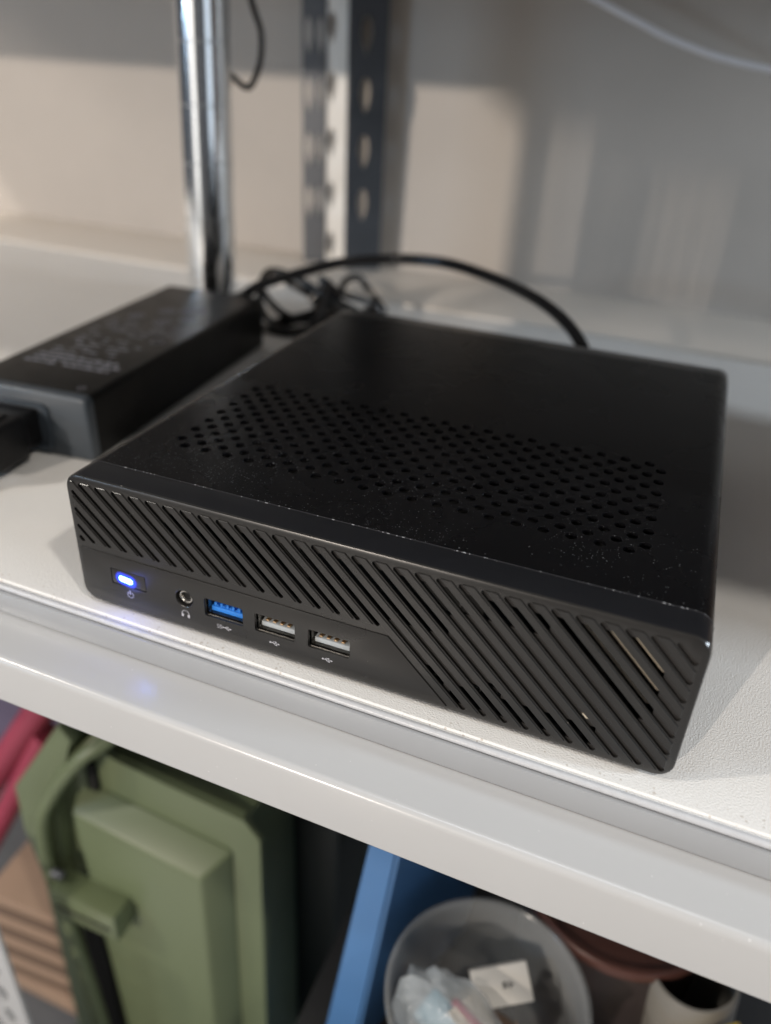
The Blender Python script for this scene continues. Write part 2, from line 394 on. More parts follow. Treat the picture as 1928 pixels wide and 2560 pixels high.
# worn paint along the folded front edge of the cover
M['worn'] = add_specks(mat('worn_paint_edge', (0.03, 0.03, 0.034), 0.4, var=0.3, vscale=300), scale=1400, size=0.36, dens_scale=60, dens_lo=0.36, dens_hi=0.9, col=(0.42, 0.43, 0.46), amount=0.8)
bm = bmesh.new()
tube(bm, [(W - RC + (RC - 0.02) * math.cos(math.radians(a)) if a < 90 else RC + (RC - 0.02) * math.cos(math.radians(a)), 11.15, H - RC + (RC + 0.0) * math.sin(math.radians(a))) for a in (0, 15, 30, 45, 60, 75, 89.9, 90.1, 105, 120, 135, 150, 165, 180)], 0.17, 6, smooth_iter=0)
pfin(bm, 'cover_edge', 'worn', cover, 60)
# rear frame
bm = bmesh.new()
def ring_solid(bm, levels, inner_back=None):
    rings = []
    for y, ins, r in levels:
        rings.append([bm.verts.new((x, y, z)) for x, z in rrect(ins, W - ins, ins, H - ins, r)])
    n = len(rings[0])
    for a, b_ in zip(rings, rings[1:]):
        for k in range(n): bm.faces.new((a[k], a[(k + 1) % n], b_[(k + 1) % n], b_[k]))
    bm.faces.new(rings[0]); bm.faces.new(rings[-1][::-1])
ring_solid(bm, [(yB + 0.35, 0.15, RC), (D - 0.9, 0.15, RC), (D - 0.25, 0.4, RC), (D, 0.9, RC)])
pfin(bm, 'rear_frame', 'bezel')

# front bezel: hollow moulding, slots and ports cut through the face
bm = bmesh.new()
ring_solid(bm, [(0.75, 1.6, RC - 1.5), (10.9, 1.6, RC - 1.5), (10.9, 0.0, RC), (10.5, -0.02, RC), (0.9, 0.0, RC), (0.28, 0.25, RC), (0.0, 0.85, RC - 0.4)])
bez = pfin(bm, 'front_bezel', ['bezel', 'band'])
for f_ in bez.data.polygons:
    if abs(f_.normal.y) < 0.35 and abs(f_.center.y + 0.105 - 0.006) < 0.0052 and (abs(f_.center.z - 0.0257) > 0.022 or abs(f_.center.x) > 0.0955): f_.material_index = 1
C0, PT = 144.7, 6.265
slots = []
for mI in range(-19, 15):
    c = C0 + PT * mI; r = 0.82
    ztop = 45.7 - r; zbot = (23.6 if c < 137 else 1.9) + r
    xt = max(c - ztop, 1.9 + r); xb = min(c - zbot, 192.7 - r)
    if xb - xt < 0.6: xb = xt + 0.6; c = xt + (zbot + 0.4)
    slots.append((xt, c - xt, xb, c - xb, r))
cut = bmesh.new()
for xt, zt, xb, zb, r in slots: prism(cut, stadium(xt, zt, xb, zb, r), 'y', -2, 4)
ports = [(48.9, 62.9), (67.1, 81.1), (85.6, 99.6)]
for a, b_ in ports: prism(cut, rrect(a, b_, 8.3, 15.2, 0.7, 3), 'y', -2, 4)
prism(cut, circle(41.4, 12.4, 3.15, 32), 'y', -2, 4)
prism(cut, rrect(13.2, 26.8, 10.1, 16.2, 0.4, 2), 'y', -2, 4)
bmesh.ops.translate(cut, vec=(OX, OY, OZ), verts=cut.verts)
boolean(bez, cut)

# port panel, a hair proud of the face
PP = [(2.0, 21.2), (111.3, 21.2), (130.9, 1.6), (6.5, 1.6), (4.4, 2.1), (2.7, 3.6), (2.0, 5.6)]
bm = bmesh.new(); prism(bm, PP, 'y', -0.42, 0.05, 0.16, 2)
pp = pfin(bm, 'port_panel', 'bezel', pc)
cut = bmesh.new()
for a, b_ in ports: prism(cut, rrect(a, b_, 8.3, 15.2, 0.7, 3), 'y', -2, 4)
prism(cut, circle(41.4, 12.4, 3.15, 32), 'y', -2, 4)
prism(cut, rrect(13.2, 26.8, 10.1, 16.2, 0.4, 2), 'y', -2, 4)
bmesh.ops.translate(cut, vec=(OX, OY, OZ), verts=cut.verts)
boolean(pp, cut)
pp.parent = bez

# raised ribs between the slots
for mI in range(-18, 14):
    c = C0 + PT * mI
    a, b_ = c + 1.25, c + 4.55
    zt = 45.9; zb = 23.9 if (c + 3) < 134 else 2.4
    poly = []
    xl = 2.3; xr = 192.6
    # parallelogram with level ends, clipped by the side borders
    p = [(a - zt, zt), (b_ - zt, zt), (b_ - zb, zb), (a - zb, zb)]
    def clip(poly, X, keep_less):
        outp = []
        for i in range(len(poly)):
            P0, P1 = poly[i], poly[(i + 1) % len(poly)]
            in0 = (P0[0] <= X) == keep_less; in1 = (P1[0] <= X) == keep_less
            if in0: outp.append(P0)
            if in0 != in1:
                tt = (X - P0[0]) / (P1[0] - P0[0]); outp.append((X, P0[1] + tt * (P1[1] - P0[1])))
        return outp
    p = clip(clip(p, xl, False), xr, True)
    if len(p) < 3: continue
    if b_ > 234 or b_ < 30: continue
    cl = []
    for q in p:
        if not cl or (abs(q[0] - cl[-1][0]) + abs(q[1] - cl[-1][1])) > 0.25: cl.append(q)
    bm = bmesh.new(); prism(bm, cl, 'y', -0.38, 0.04, 0.14, 1)
    pfin(bm, 'rib', 'bezel', bez)

# backing plate behind the slots with its windows
bm = bmesh.new()
prism(bm, rrect(1.7, W - 1.7, 1.7, H - 1.7, 3), 'y', 0.95, 1.7)
gb = pfin(bm, 'grille_backing', 'grille_back', bez)
cut = bmesh.new()
prism(cut, [(36, 42.6), (59.5, 42.6), (59.5, 35.8), (36, 35.8)], 'y', 0.5, 5)
prism(cut, [(59.6, 42.7), (131.0, 42.7), (131.0, 34), (128.8, 34), (128.8, 26.4), (111, 26.4), (109, 20.6), (66, 20.6), (62, 29.5), (59.6, 29.5)], 'y', 0.5, 5)
prism(cut, [(131.6, 42.3), (155.9, 42.3), (155.9, 35.6), (131.6, 35.6)], 'y', 0.5, 5)
prism(cut, [(156.5, 42.8), (177.5, 42.8), (185.9, 34.4), (185.9, 17.2), (182.1, 17.2)], 'y', 0.5, 5)
prism(cut, [(118, 14.0), (129, 14.0), (129, 4), (118, 4)], 'y', 0.5, 5)
prism(cut, [(131, 9.8), (173, 9.8), (173, 3.2), (131, 3.2)], 'y', 0.5, 5)
prism(cut, [(136, 12.2), (139.8, 12.2), (139.8, 9), (136, 9)], 'y', 0.5, 5)
prism(cut, [(140, 14.2), (146, 14.2), (146, 9), (140, 9)], 'y', 0.5, 5)
for a, b_ in ports: prism(cut, rrect(a - .5, b_ + .5, 7.8, 15.7, 0.7, 3), 'y', 0.5, 5)
prism(cut, circle(41.4, 12.4, 3.3, 24), 'y', 0.5, 5)
bmesh.ops.translate(cut, vec=(OX, OY, OZ), verts=cut.verts)
boolean(gb, cut)

# inside: dark tray, board edge, brass strip that shows through the last slots
bm = bmesh.new()
box(bm, 3, W - 3, 12, D - 4, 1.5, 3); box(bm, 3, 4.5, 12, D - 4, 3, 40); box(bm, W - 4.5, W - 3, 12, D - 4, 3, 40)
box(bm, 20, 180, 18, 150, 12, 30, 1); pfin(bm, 'inner_tray', 'void')
bm = bmesh.new()
for c_, xa, xb, w_ in ((206.0, 163.9, 183.9, 0.42), (212.6, 170.5, 185.4, 0.48), (219.05, 177.0, 185.6, 0.32)):
    prism(bm, [(xa - w_, c_ - xa), (xa + w_, c_ - xa), (xb + w_, c_ - xb), (xb - w_, c_ - xb)], 'y', 2.3, 3.0)
prism(bm, [(168.5, 13.6), (169.6, 13.6), (170.9, 12.3), (169.8, 12.3)], 'y', 0.55, 0.93)
pfin(bm, 'metal_bracket', 'brass')

# power button with LED window
bm = bmesh.new(); prism(bm, rrect(13.45, 26.55, 10.35, 15.95, 0.35, 2), 'y', -0.36, 0.9, 0.12, 2)
btn = pfin(bm, 'power_button', 'bezel')
bm = bmesh.new(); prism(bm, stadium(17.2, 12.95, 20.7, 12.55, 1.55, 8), 'y', -0.47, -0.3, 0.05, 1); pfin(bm, 'led_inner_halo', 'led_ring', btn)  # innermost ring of the painted glow around the LED
bm = bmesh.new(); prism(bm, stadium(17.3, 12.95, 20.6, 12.55, 2.1, 8), 'y', -0.45, -0.3, 0.04, 1); pfin(bm, 'led_halo', 'led_halo_ring_b', btn)
bm = bmesh.new(); prism(bm, stadium(17.3, 12.95, 20.6, 12.55, 2.6, 8), 'y', -0.42, -0.3, 0.03, 1); pfin(bm, 'led_halo', 'led_halo_ring_c', btn)
bm = bmesh.new(); prism(bm, stadium(17.3, 12.95, 20.6, 12.55, 1.0, 8), 'y', -0.56, -0.3, 0.08, 2); pfin(bm, 'led_window', 'led', btn)
ld = bpy.data.lights.new('led_light', 'POINT'); ld.energy = 0.0018; ld.color = (0.10, 0.16, 1.0); ld.shadow_soft_size = 0.004
lo = bpy.data.objects.new('led_light', ld); COL.objects.link(lo); lo.location = (0.0189, -0.0042, 0.0090)

# headphone jack
bm = bmesh.new()
def ann(bm, cx, cz, prof, n=28):
    rings = [[bm.verts.new((cx + r * math.cos(2 * math.pi * k / n), y, cz + r * math.sin(2 * math.pi * k / n))) for k in range(n)] for r, y in prof]
    for a, b_ in zip(rings, rings[1:] + rings[:1]):
        for k in range(n): bm.faces.new((a[k], a[(k + 1) % n], b_[(k + 1) % n], b_[k]))
ann(bm, 41.4, 12.4, [(1.75, 9), (1.75, 0.9), (1.95, 0.6), (2.35, 0.6), (2.6, 1.0), (2.6, 9)])
jk = pfin(bm, 'headphone_jack', 'port_steel', pc, 40)
bm = bmesh.new(); prism(bm, circle(41.4, 12.4, 2.7, 20), 'y', 1.6, 8); pfin(bm, 'jack_bore', 'void', jk)
bm = bmesh.new(); ann(bm, 41.4, 12.4, [(3.1, 2.0), (3.12, -0.40), (3.3, -0.52), (3.45, -0.40), (3.3, 2.0)]); pfin(bm, 'jack_rim', 'bezel', jk, 40)

# USB sockets
for i, (a, b_) in enumerate(ports):
    bm = bmesh.new()
    yo, yi = 1.1, 12.0
    o1 = rrect(a + .15, b_ - .15, 8.45, 15.05, 0.6, 3); i1 = rrect(a + .65, b_ - .65, 8.95, 14.55, 0.45, 3)
    R = [[bm.verts.new((x, y, z)) for x, z in pl] for pl, y in ((o1, yi), (o1, yo + .15), (i1, yo), (i1, yi))]
    n = len(o1)
    for A_, B_ in zip(R, R[1:]):
        for k in range(n): bm.faces.new((A_[k], A_[(k + 1) % n], B_[(k + 1) % n], B_[k]))
    bm.faces.new(R[-1])
    us = pfin(bm, 'usb_socket', 'port_steel', pc, 30)
    if i == 0: us['label'] = 'socket with a blue tongue'
    bm = bmesh.new(); box(bm, a + 1.5, b_ - 0.9, 1.5, 11.5, 9.6, 11.4, 0.15)
    tg = pfin(bm, 'tongue', 'usb_blue' if i == 0 else 'usb_white', us)
    for k in range(4):
        x = a + 2.6 + k * 2.5
        bm = bmesh.new(); box(bm, x, x + 1.15, 2.0, 9, 11.35, 11.9, .15); 
        pfin(bm, 'contact', 'gold' if i else 'usb_blue', us)
    if i == 0:
        for k in range(5):
            x = a + 2.3 + k * 2.15
            bm = bmesh.new(); box(bm, x, x + 0.9, 1.9, 9, 11.3, 12.7, 0.1); pfin(bm, 'ridge', 'usb_blue', us)

# printed symbols under the ports (thin ink, 0.03 mm proud)
def stroke(bm, pts, wd, y0=-0.45):
    for (x0, z0), (x1, z1) in zip(pts, pts[1:]): prism(bm, stadium(x0, z0, x1, z1, wd / 2, 3), 'y', y0, y0 + 0.06)
def usb_mark(bm, cx, cz, s=1.0):
    """USB trident: shaft, two branches, ball, block and arrow head"""
    stroke(bm, [(cx - 1.9 * s, cz), (cx + 1.7 * s, cz)], 0.26 * s)
    prism(bm, circle(cx - 1.9 * s, cz, 0.42 * s, 12), 'y', -0.46, -0.36)
    prism(bm, [(cx + 1.6 * s, cz + .42 * s), (cx + 2.4 * s, cz), (cx + 1.6 * s, cz - .42 * s)], 'y', -0.46, -0.36)
    stroke(bm, [(cx - 1.1 * s, cz), (cx - 0.4 * s, cz + 0.75 * s), (cx + 0.5 * s, cz + 0.75 * s)], 0.22 * s, -0.47)
    prism(bm, circle(cx + 0.6 * s, cz + 0.75 * s, 0.32 * s, 10), 'y', -0.48, -0.36)
    stroke(bm, [(cx - 0.6 * s, cz), (cx + 0.1 * s, cz - 0.75 * s), (cx + 0.8 * s, cz - 0.75 * s)], 0.22 * s, -0.47)
    prism(bm, [(cx + .6 * s, cz - .45 * s), (cx + 1.15 * s, cz - .45 * s), (cx + 1.15 * s, cz - 1.02 * s), (cx + .6 * s, cz - 1.02 * s)], 'y', -0.48, -0.36)
def ess(bm, x, z, h=1.25, wd=0.24):
    stroke(bm, [(x + .6, z + h * .5), (x + .12, z + h * .5), (x - 0.05, z + h * .25), (x + .1, z), (x + .5, z), (x + .62, z - h * .25), (x + .48, z - h * .5), (x - .05, z - h * .5)], wd)
bm = bmesh.new(); usb_mark(bm, 74.0, 5.5, 0.78); pfin(bm, 'usb_symbol', 'print', pp)
bm = bmesh.new(); usb_mark(bm, 92.2, 5.4, 0.78); pfin(bm, 'usb_symbol', 'print', pp)
bm = bmesh.new(); usb_mark(bm, 56.8, 5.5, 0.72); ess(bm, 53.3, 5.5); ess(bm, 54.3, 5.5); pfin(bm, 'fast_usb_symbol', 'print', pp)
bm = bmesh.new()
stroke(bm, [(20.0 + 1.15 * math.cos(math.radians(a)), 7.1 + 1.15 * math.sin(math.radians(a))) for a in range(125, 416, 24)], 0.28)
stroke(bm, [(20.0, 7.3), (20.0, 8.7)], 0.28, -0.47); pfin(bm, 'power_symbol', 'print', pp)
bm = bmesh.new()
stroke(bm, [(41.4 + 1.35 * math.cos(math.radians(a)), 6.3 + 1.35 * math.sin(math.radians(a))) for a in range(-25, 206, 21)], 0.26)
prism(bm, rrect(39.85, 40.65, 5.0, 6.2, .2, 2), 'y', -0.47, -0.36); prism(bm, rrect(42.15, 42.95, 5.0, 6.2, .2, 2), 'y', -0.47, -0.36)
pfin(bm, 'headphone_symbol', 'print', pp)

for fx, fy in ((14, 18), (W - 14, 18), (14, D - 18), (W - 14, D - 18)):
    bm = bmesh.new(); lathe(bm, fx, fy, [(5.5, -1.5), (6, -1.2), (6, 0.6)], 20); pfin(bm, 'foot', 'rubber')

# ------------------------------------------------------------------ power adapter
AR = math.radians(4.2)
ad = empty('power_adapter', (-103.6, 169.5, -1.5), AR, label='long black power adapter brick with pale printed marks left of the mini computer', cat='power adapter')
aw, al, ah = 33.4, 89.5, 31.2
bm = bmesh.new()
rings = []
for y, ins, r in ((-al + 5.5, 0, 3), (al - 1.2, 0, 3), (al - .4, .4, 3), (al, 1.2, 2.6)):
    rings.append([bm.verts.new((x, y, z)) for x, z in rrect(-aw + ins, aw - ins, ins, ah - ins, r)])
n = len(rings[0])
for a, b_ in zip(rings, rings[1:]):
    for k in range(n): bm.faces.new((a[k], a[(k + 1) % n], b_[(k + 1) % n], b_[k]))
bm.faces.new(rings[0]); bm.faces.new(rings[-1][::-1])
finish(bm, 'housing', 'adapter', ad, 40)
bm = bmesh.new()
rings = []
for y, ins, r in ((-al, 1.4, 2.6), (-al + .5, .6, 2.8), (-al + 1.3, 0.15, 3), (-al + 5.2, 0.15, 3)):
    rings.append([bm.verts.new((x, y, z)) for x, z in rrect(-aw + ins, aw - ins, ins, ah - ins, r)])
for a, b_ in zip(rings, rings[1:]):
    for k in range(n): bm.faces.new((a[k], a[(k + 1) % n], b_[(k + 1) % n], b_[k]))
bm.faces.new(rings[0]); bm.faces.new(rings[-1][::-1])
endc = finish(bm, 'end_cap', 'adapter_end', ad, 40)
bm = bmesh.new()
A_ = rrect(-17.5, 13.0, 2.5, 25.5, 3.0, 4); B_ = rrect(-15.8, 11.2, 4.2, 23.8, 2.4, 4)
R = [[bm.verts.new((x, y, z)) for x, z in pl] for pl, y in ((A_, -al + .6), (A_, -al - 1.5), (B_, -al - 1.5), (B_, -al + .4))]
for a, b_ in zip(R, R[1:]):
    for k in range(len(A_)): bm.faces.new((a[k], a[(k + 1) % len(A_)], b_[(k + 1) % len(A_)], b_[k]))
finish(bm, 'inlet_frame', 'adapter_end', endc, 40)
# printed marks on top: round approval marks and rows of worn small print
bm = bmesh.new()
def ringmark(cx, cy, rx, ry):
    pts = [(cx + rx * math.cos(2 * math.pi * k / 20), cy + ry * math.sin(2 * math.pi * k / 20)) for k in range(21)]
    for q0, q1 in zip(pts, pts[1:]): prism(bm, stadium(*q0, *q1, 0.42, 2), 'z', ah + .02, ah + .10)
def bar(x0, y0, x1, y1, wd=0.8): prism(bm, stadium(x0, y0, x1, y1, wd / 2, 2), 'z', ah + .02, ah + .10)
for cx, cy, rx in ((-14, 24, 4.0), (-3, 39, 4.6), (7.5, 43, 4.2), (14, 47, 3.4), (5, 20, 4.6), (15, 30, 4.4)):
    ringmark(cx, cy, rx, rx)
    bar(cx - rx * .5, cy, cx + rx * .5, cy); bar(cx, cy - rx * .5, cx, cy + rx * .5); bar(cx - rx * .4, cy - rx * .4, cx + rx * .4, cy + rx * .4)
rr = random.Random(3)
for row in range(15):
    y = -58 + row * 5.0
    x = -24 + rr.random() * 3
    lim = 22 if row < 3 else 4 + rr.random() * 18
    while x < lim:
        l = 1.2 + rr.random() * 4
        if rr.random() < (0.95 if row < 3 else 0.5):
            bar(x, y, x + l, y, 0.9); 
            if row < 3: bar(x, y + 1.6, x + l * .8, y + 1.6, 0.6)
        x += l + 1.3
ringmark(20, -10, 3, 3); ringmark(24, -79, 1.6, 1.6)
finish(bm, 'printed_marks', 'faint_print', ad)
# mains plug in the inlet
plug = empty('mains_plug', (-98.6, 80, -1.5), AR, label='black mains cord plug pushed into the near end of the power adapter', cat='plug')
bm = bmesh.new()
box(bm, -12.5, 8.5, -17, 3, 5.6, 22.4, 1.6, 3); box(bm, -14.5, 10.5, -36, -9, 3.5, 24.0, 2.5, 3)
box(bm, -9, 5, -28, -14, 24.2, 25.0, 0.5, 1)
finish(bm, 'plug_body', 'plug', plug, 35)
bm = bmesh.new(); tube(bm, [(-2, -34, 13), (-4, -48, 12), (-16, -62, 7), (-50, -74, 4.0), (-110, -70, 4.0), (-200, -40, 4.0)], 3.6)
finish(bm, 'cord', 'cable', plug, 60)

# ------------------------------------------------------------------ cables
bm = bmesh.new()
tube(bm, [(-106, 250, 14), (-104, 262, 22), (-92.8, 266, 28.0), (-86.7, 275, 33), (-68, 290, 39.5), (-42.3, 305, 47), (-6.9, 312, 52.2), (25.1, 308, 54.8), (55.4, 295, 54), (78.8, 280, 52.5), (98.3, 265, 49.8), (114.3, 252, 44.1), (126, 240, 35), (131, 228, 22), (132, 217, 14), (132, 211, 13)], 3.3, 12)
o = finish(bm, 'arched_cable', 'cable', None, 60); tag(o, 'thick black cord arching over behind the mini computer into its back', 'cable')
coil = empty('cable_bundle', (-75, 320, -1.5), label='tied bundle of thin black cable loops on the shelf behind the adapter', cat='cable')
def loc(pts, o): return [(x - o[0], y - o[1], z - o[2]) for x, y, z in pts]
CO = (-75, 320, -1.5)
bm = bmesh.new()
tube(bm, loc([(-60.5, 316, 20), (-84.4, 321.6, 28), (-104.4, 322, 30), (-101.4, 303.3, 25), (-87.9, 294.3, 15), (-70.9, 294.9, 8), (-60, 315, 6), (-70.7, 329.8, 12), (-87.4, 327.1, 20), (-104, 330, 24), (-108, 312, 18), (-95, 296, 6), (-75, 288, 2), (-60, 300, 3), (-52, 318, 8)], CO), 2.5)
tube(bm, loc([(-67, 323, 30), (-49, 321, 22), (-37, 333.5, 16), (-26.8, 343, 8), (-41.6, 348, 20), (-47.5, 344.7, 28), (-53.3, 333.8, 27), (-52.4, 321, 20), (-62, 306, 12), (-90, 296, 2.5), (-83, 300, 2), (-66, 320, 4), (-40, 332, 6), (-20, 336, 2)], CO), 2.4)
tube(bm, loc([(-75, 330, 4), (-62, 325, 22), (-50, 322, 14), (-44, 330, 4), (-30, 326, 12), (-16, 318, 3), (0, 306, 2)], CO), 2.8)
tube(bm, loc([(-108, 300, 2), (-90, 286, 1), (-72, 284, 1), (-58, 292, 5), (-56, 312, 24), (-62, 322, 28), (-72, 318, 14)], CO), 2.4)
finish(bm, 'loops', 'cable', coil, 60)
bm = bmesh.new()
R1 = Euler((0.2, 0.5, 0.5)).to_matrix()
box(bm, -64 + 75, -36 + 75, 314 - 320, 328 - 320, 8 + 1.5, 16 + 1.5, 2, 2, R1); finish(bm, 'tie_wrap', 'rubber', coil, 40)

bm = bmesh.new()
tube(bm, [(-119, 330, 320), (-118.5, 330, 230), (-119.2, 330, 197.7), (-115.7, 330, 183.7), (-111.3, 330, 171.8), (-112.3, 330, 156.9), (-118.5, 330, 143.8), (-124.3, 330, 141.4), (-131.8, 328, 147), (-137.2, 322, 152.7), (-141.1, 319, 149.5)], 2.0, 8)
o = finish(bm, 'looped_cable', 'cable', None, 60); tag(o, 'thin black cable looping down beside the chrome pole', 'cable')
bm = bmesh.new()
tube(bm, [(-20, 420, 244), (41.6, 420, 212.2), (75.5, 420, 198.6), (102.9, 420, 187.8), (124, 420, 179.8), (152.9, 420, 171.8), (184.8, 420, 166.5), (219.5, 420, 163.5), (300, 420, 168)], 2.0, 10)
o = finish(bm, 'drooping_cable', 'white_cable', None, 60); tag(o, 'pale grey cord drooping across the upper right of the back wall', 'cable')

# ------------------------------------------------------------------ chrome pole
pole = empty('chrome_pole', (-140.5, 302, -1.5), label='round chrome shelf pole with ring grooves standing behind the power adapter', cat='pole')
bm = bmesh.new()
prof = []; R0 = 16.2; z = 0.0
prof.append((R0, 0))
while z < 340:
    z += 33.4
    prof += [(R0, z - .8), (R0 - .7, z - .3), (R0 - .7, z + .3), (R0, z + .8)]
lathe(bm, 0, 0, prof, 48, (0.031, 0.0)); finish(bm, 'pole_tube', 'chrome', pole, 25)
bm = bmesh.new(); lathe(bm, 0, 0, [(18.5, 0), (18.5, 7), (17.4, 8.5), (16.9, 8.5)], 40); finish(bm, 'pole_collar', 'chrome', pole, 40)

# ------------------------------------------------------------------ slotted upright
post = empty('slotted_upright', (-122, 472, -1.5), label='grey steel rack upright with rows of teardrop slots by the back wall', cat='rack upright')
def slotted(name, p0, p1, z0, z1, cols, pitch, zoff, hw, hh, thick=1.6, m='galv'):
    """folded steel strip from p0 to p1 in plan with columns of teardrop holes cut out of it"""
    p0, p1 = Vector((*p0, 0)), Vector((*p1, 0)); d = (p1 - p0); Lw = d.length; d.normalize(); nn = Vector((-d.y, d.x, 0))
    bm = bmesh.new()
    # cut strip into column bands: solid / holed
    edges = [0]; kinds = []
    for c in cols:
        a, b_ = c - hw * .75, c + hw * .75
        edges += [a, b_]; kinds += ['s', 'h']
    edges.append(Lw); kinds.append('s')
    def P(u, z, off): q = p0 + d * u + nn * off; return (q.x, q.y, z)
    def face(pts):
        for off, rev in ((0, False), (thick, True)):
            vs = [bm.verts.new(P(u, z_, off)) for u, z_ in pts]; bm.faces.new(vs[::-1] if rev else vs)
    for (a, b_), kd in zip(zip(edges, edges[1:]), kinds):
        if b_ - a < .05: continue
        if kd == 's': face([(a, z0), (b_, z0), (b_, z1), (a, z1)]); continue
        z = z0
        k = int((z0 - zoff) // pitch)
        c0 = zoff + k * pitch - pitch / 2
        while c0 < z1:
            lo, hi = max(c0, z0), min(c0 + pitch, z1); cz = c0 + pitch / 2; uc = (a + b_) / 2
            if lo < cz - hh * .6 and hi > cz + hh * .6:
                N = 20; hole = []; outer = []
                for i in range(N):
                    t_ = 2 * math.pi * (i + .5) / N; c_, s_ = math.cos(t_), math.sin(t_)
                    wdt = hw / 2 * (1.0 if s_ > 0 else 1.0 + 0.62 * s_)
                    hole.append((uc + c_ * wdt, cz + s_ * hh / 2))
                    q = min((b_ - a) / 2 / max(abs(c_), 1e-6), (hh * .58) / max(abs(s_), 1e-6)); outer.append((uc + c_ * q, cz + s_ * q))
                for off in (0, thick):
                    ho = [bm.verts.new(P(*h, off)) for h in hole]; ou = [bm.verts.new(P(*h, off)) for h in outer]
                    for i in range(N): bm.faces.new((ou[i], ou[(i + 1) % N], ho[(i + 1) % N], ho[i]))
                    for sx, sy in ((1, 1), (-1, 1), (-1, -1), (1, -1)):
                        ang = math.atan2(sy * hh * .58, sx * (b_ - a) / 2) % (2 * math.pi); i = int(math.floor(ang / (2 * math.pi) * N - .5)) % N
                        cv = bm.verts.new(P(uc + sx * (b_ - a) / 2, cz + sy * hh * .58, off)); bm.faces.new((ou[i], cv, ou[(i + 1) % N]))
                h0 = [bm.verts.new(P(*h, 0)) for h in hole]; h1 = [bm.verts.new(P(*h, thick)) for h in hole]
                for i in range(N): bm.faces.new((h0[i], h0[(i + 1) % N], h1[(i + 1) % N], h1[i]))
                face([(a, lo), (b_, lo), (b_, cz - hh * .58), (a, cz - hh * .58)]); face([(a, cz + hh * .58), (b_, cz + hh * .58), (b_, hi), (a, hi)])
            else: face([(a, lo), (b_, lo), (b_, hi), (a, hi)])
            c0 += pitch
    for u in (0, Lw):
        vs = [bm.verts.new(P(u, z0, 0)), bm.verts.new(P(u, z1, 0)), bm.verts.new(P(u, z1, thick)), bm.verts.new(P(u, z0, thick))]; bm.faces.new(vs)
    bmesh.ops.remove_doubles(bm, verts=bm.verts, dist=0.005)
    return finish(bm, name, m, post)
slotted('side_flange', (-34, 1), (-14.5, 5), 0, 346, (5.2, 14.8), 40.5, 12, 6.0, 25, 1.6, 'galv_dark')
slotted('front_web', (-14.2, 6.3), (7.5, 6.3), 0, 346, (3.8,), 40.5, 18, 7, 22, 1.6, 'rail')
slotted('front_flange', (8.6, -6), (36, 8), 0, 346, (14,), 40.5, 14, 9, 25, 1.6, 'galv_dark')

# ------------------------------------------------------------------ things on the lower shelf
gc = empty('storage_case', (-20, 120, -520), label='olive green hard plastic case standing upright under the shelf', cat='storage case')
GO = (-20, 120, -520)
def gfin(bm, name, m='green', parent=gc, smooth=30):
    bmesh.ops.translate(bm, vec=(-GO[0], -GO[1], -GO[2]), verts=bm.verts); return finish(bm, name, m, parent, smooth)
bm = bmesh.new()
# flange of the near half, raised panel in front of it, deeper body behind
prism(bm, [(-112, -205), (-98, -176), (-75, -189), (8.5, -196), (19.3, -209.5), (15, -518), (-112, -518)], 'y', 72, 77, 1.2)
box(bm, -108, 11, 76.5, 128, -518, -198, 2)
gfin(bm, 'case_shell')
bm = bmesh.new()
F_ = [(-98, -227), (-11, -240), (-16, -517), (-90, -517)]; B_ = [(-103, -215), (2, -226), (-4, -519), (-100, -519)]
f = [bm.verts.new((x, 56, z)) for x, z in F_]; bb = [bm.verts.new((x, 72.2, z)) for x, z in B_]
bm.faces.new(f); bm.faces.new(bb[::-1])
for i in range(4): bm.faces.new((f[i], bb[i], bb[(i + 1) % 4], f[(i + 1) % 4]))
bmesh.ops.bevel(bm, geom=[e for e in bm.edges], offset=2.2, segments=4, affect='EDGES', profile=.5)
gfin(bm, 'raised_panel')
bm = bmesh.new()
tube(bm, [(-50, 105, -135), (-69, 74, -165), (-86, 58, -180), (-107, 52, -214), (-117, 50, -240), (-121, 50, -282), (-118, 50, -319), (-111, 50, -400), (-106, 50, -516)], 4.3, 8)
gfin(bm, 'seam_rim', parent=gc, smooth=60)
bm = bmesh.new()
tube(bm, [(-58, 112, -140), (-78, 80, -168), (-95, 64, -188), (-114, 58, -222), (-124, 56, -250), (-128, 56, -290), (-126, 56, -330), (-122, 56, -516)], 3.6, 8)
gfin(bm, 'seam_rim', parent=gc, smooth=60)
bm = bmesh.new()
prism(bm, [(-146, -232), (-98, -160), (-90, -170), (-112, -225), (-120, -290), (-112, -518), (-150, -518), (-141, -319), (-147, -270)], 'y', 60, 66, 1.5)
prism(bm, [(-150, -236), (-98, -156), (-92, -170), (-110, -518), (-156, -518), (-146, -319)], 'y', 66.3, 238, 3)
gfin(bm, 'case_lid')
bm = bmesh.new()
box(bm, -114, -65, 40, 57, -311, -287, 1.0, 2)
lt = gfin(bm, 'latch')
bm = bmesh.new(); box(bm, -110, -69, 39.4, 40.6, -302, -299.5, .3); gfin(bm, 'latch_groove', 'void', lt)
for zz in (-282, -316):
    bm = bmesh.new(); tube(bm, [(-116, 48, zz), (-108, 48, zz)], 3.0, 12, smooth_iter=0); gfin(bm, 'latch_pin', 'galv_dark', lt)
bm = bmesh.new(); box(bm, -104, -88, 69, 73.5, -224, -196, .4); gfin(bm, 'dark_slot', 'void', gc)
bm = bmesh.new(); box(bm, -116, -102, 58, 71.5, -500, -316, 1); gfin(bm, 'recess', 'void', gc)

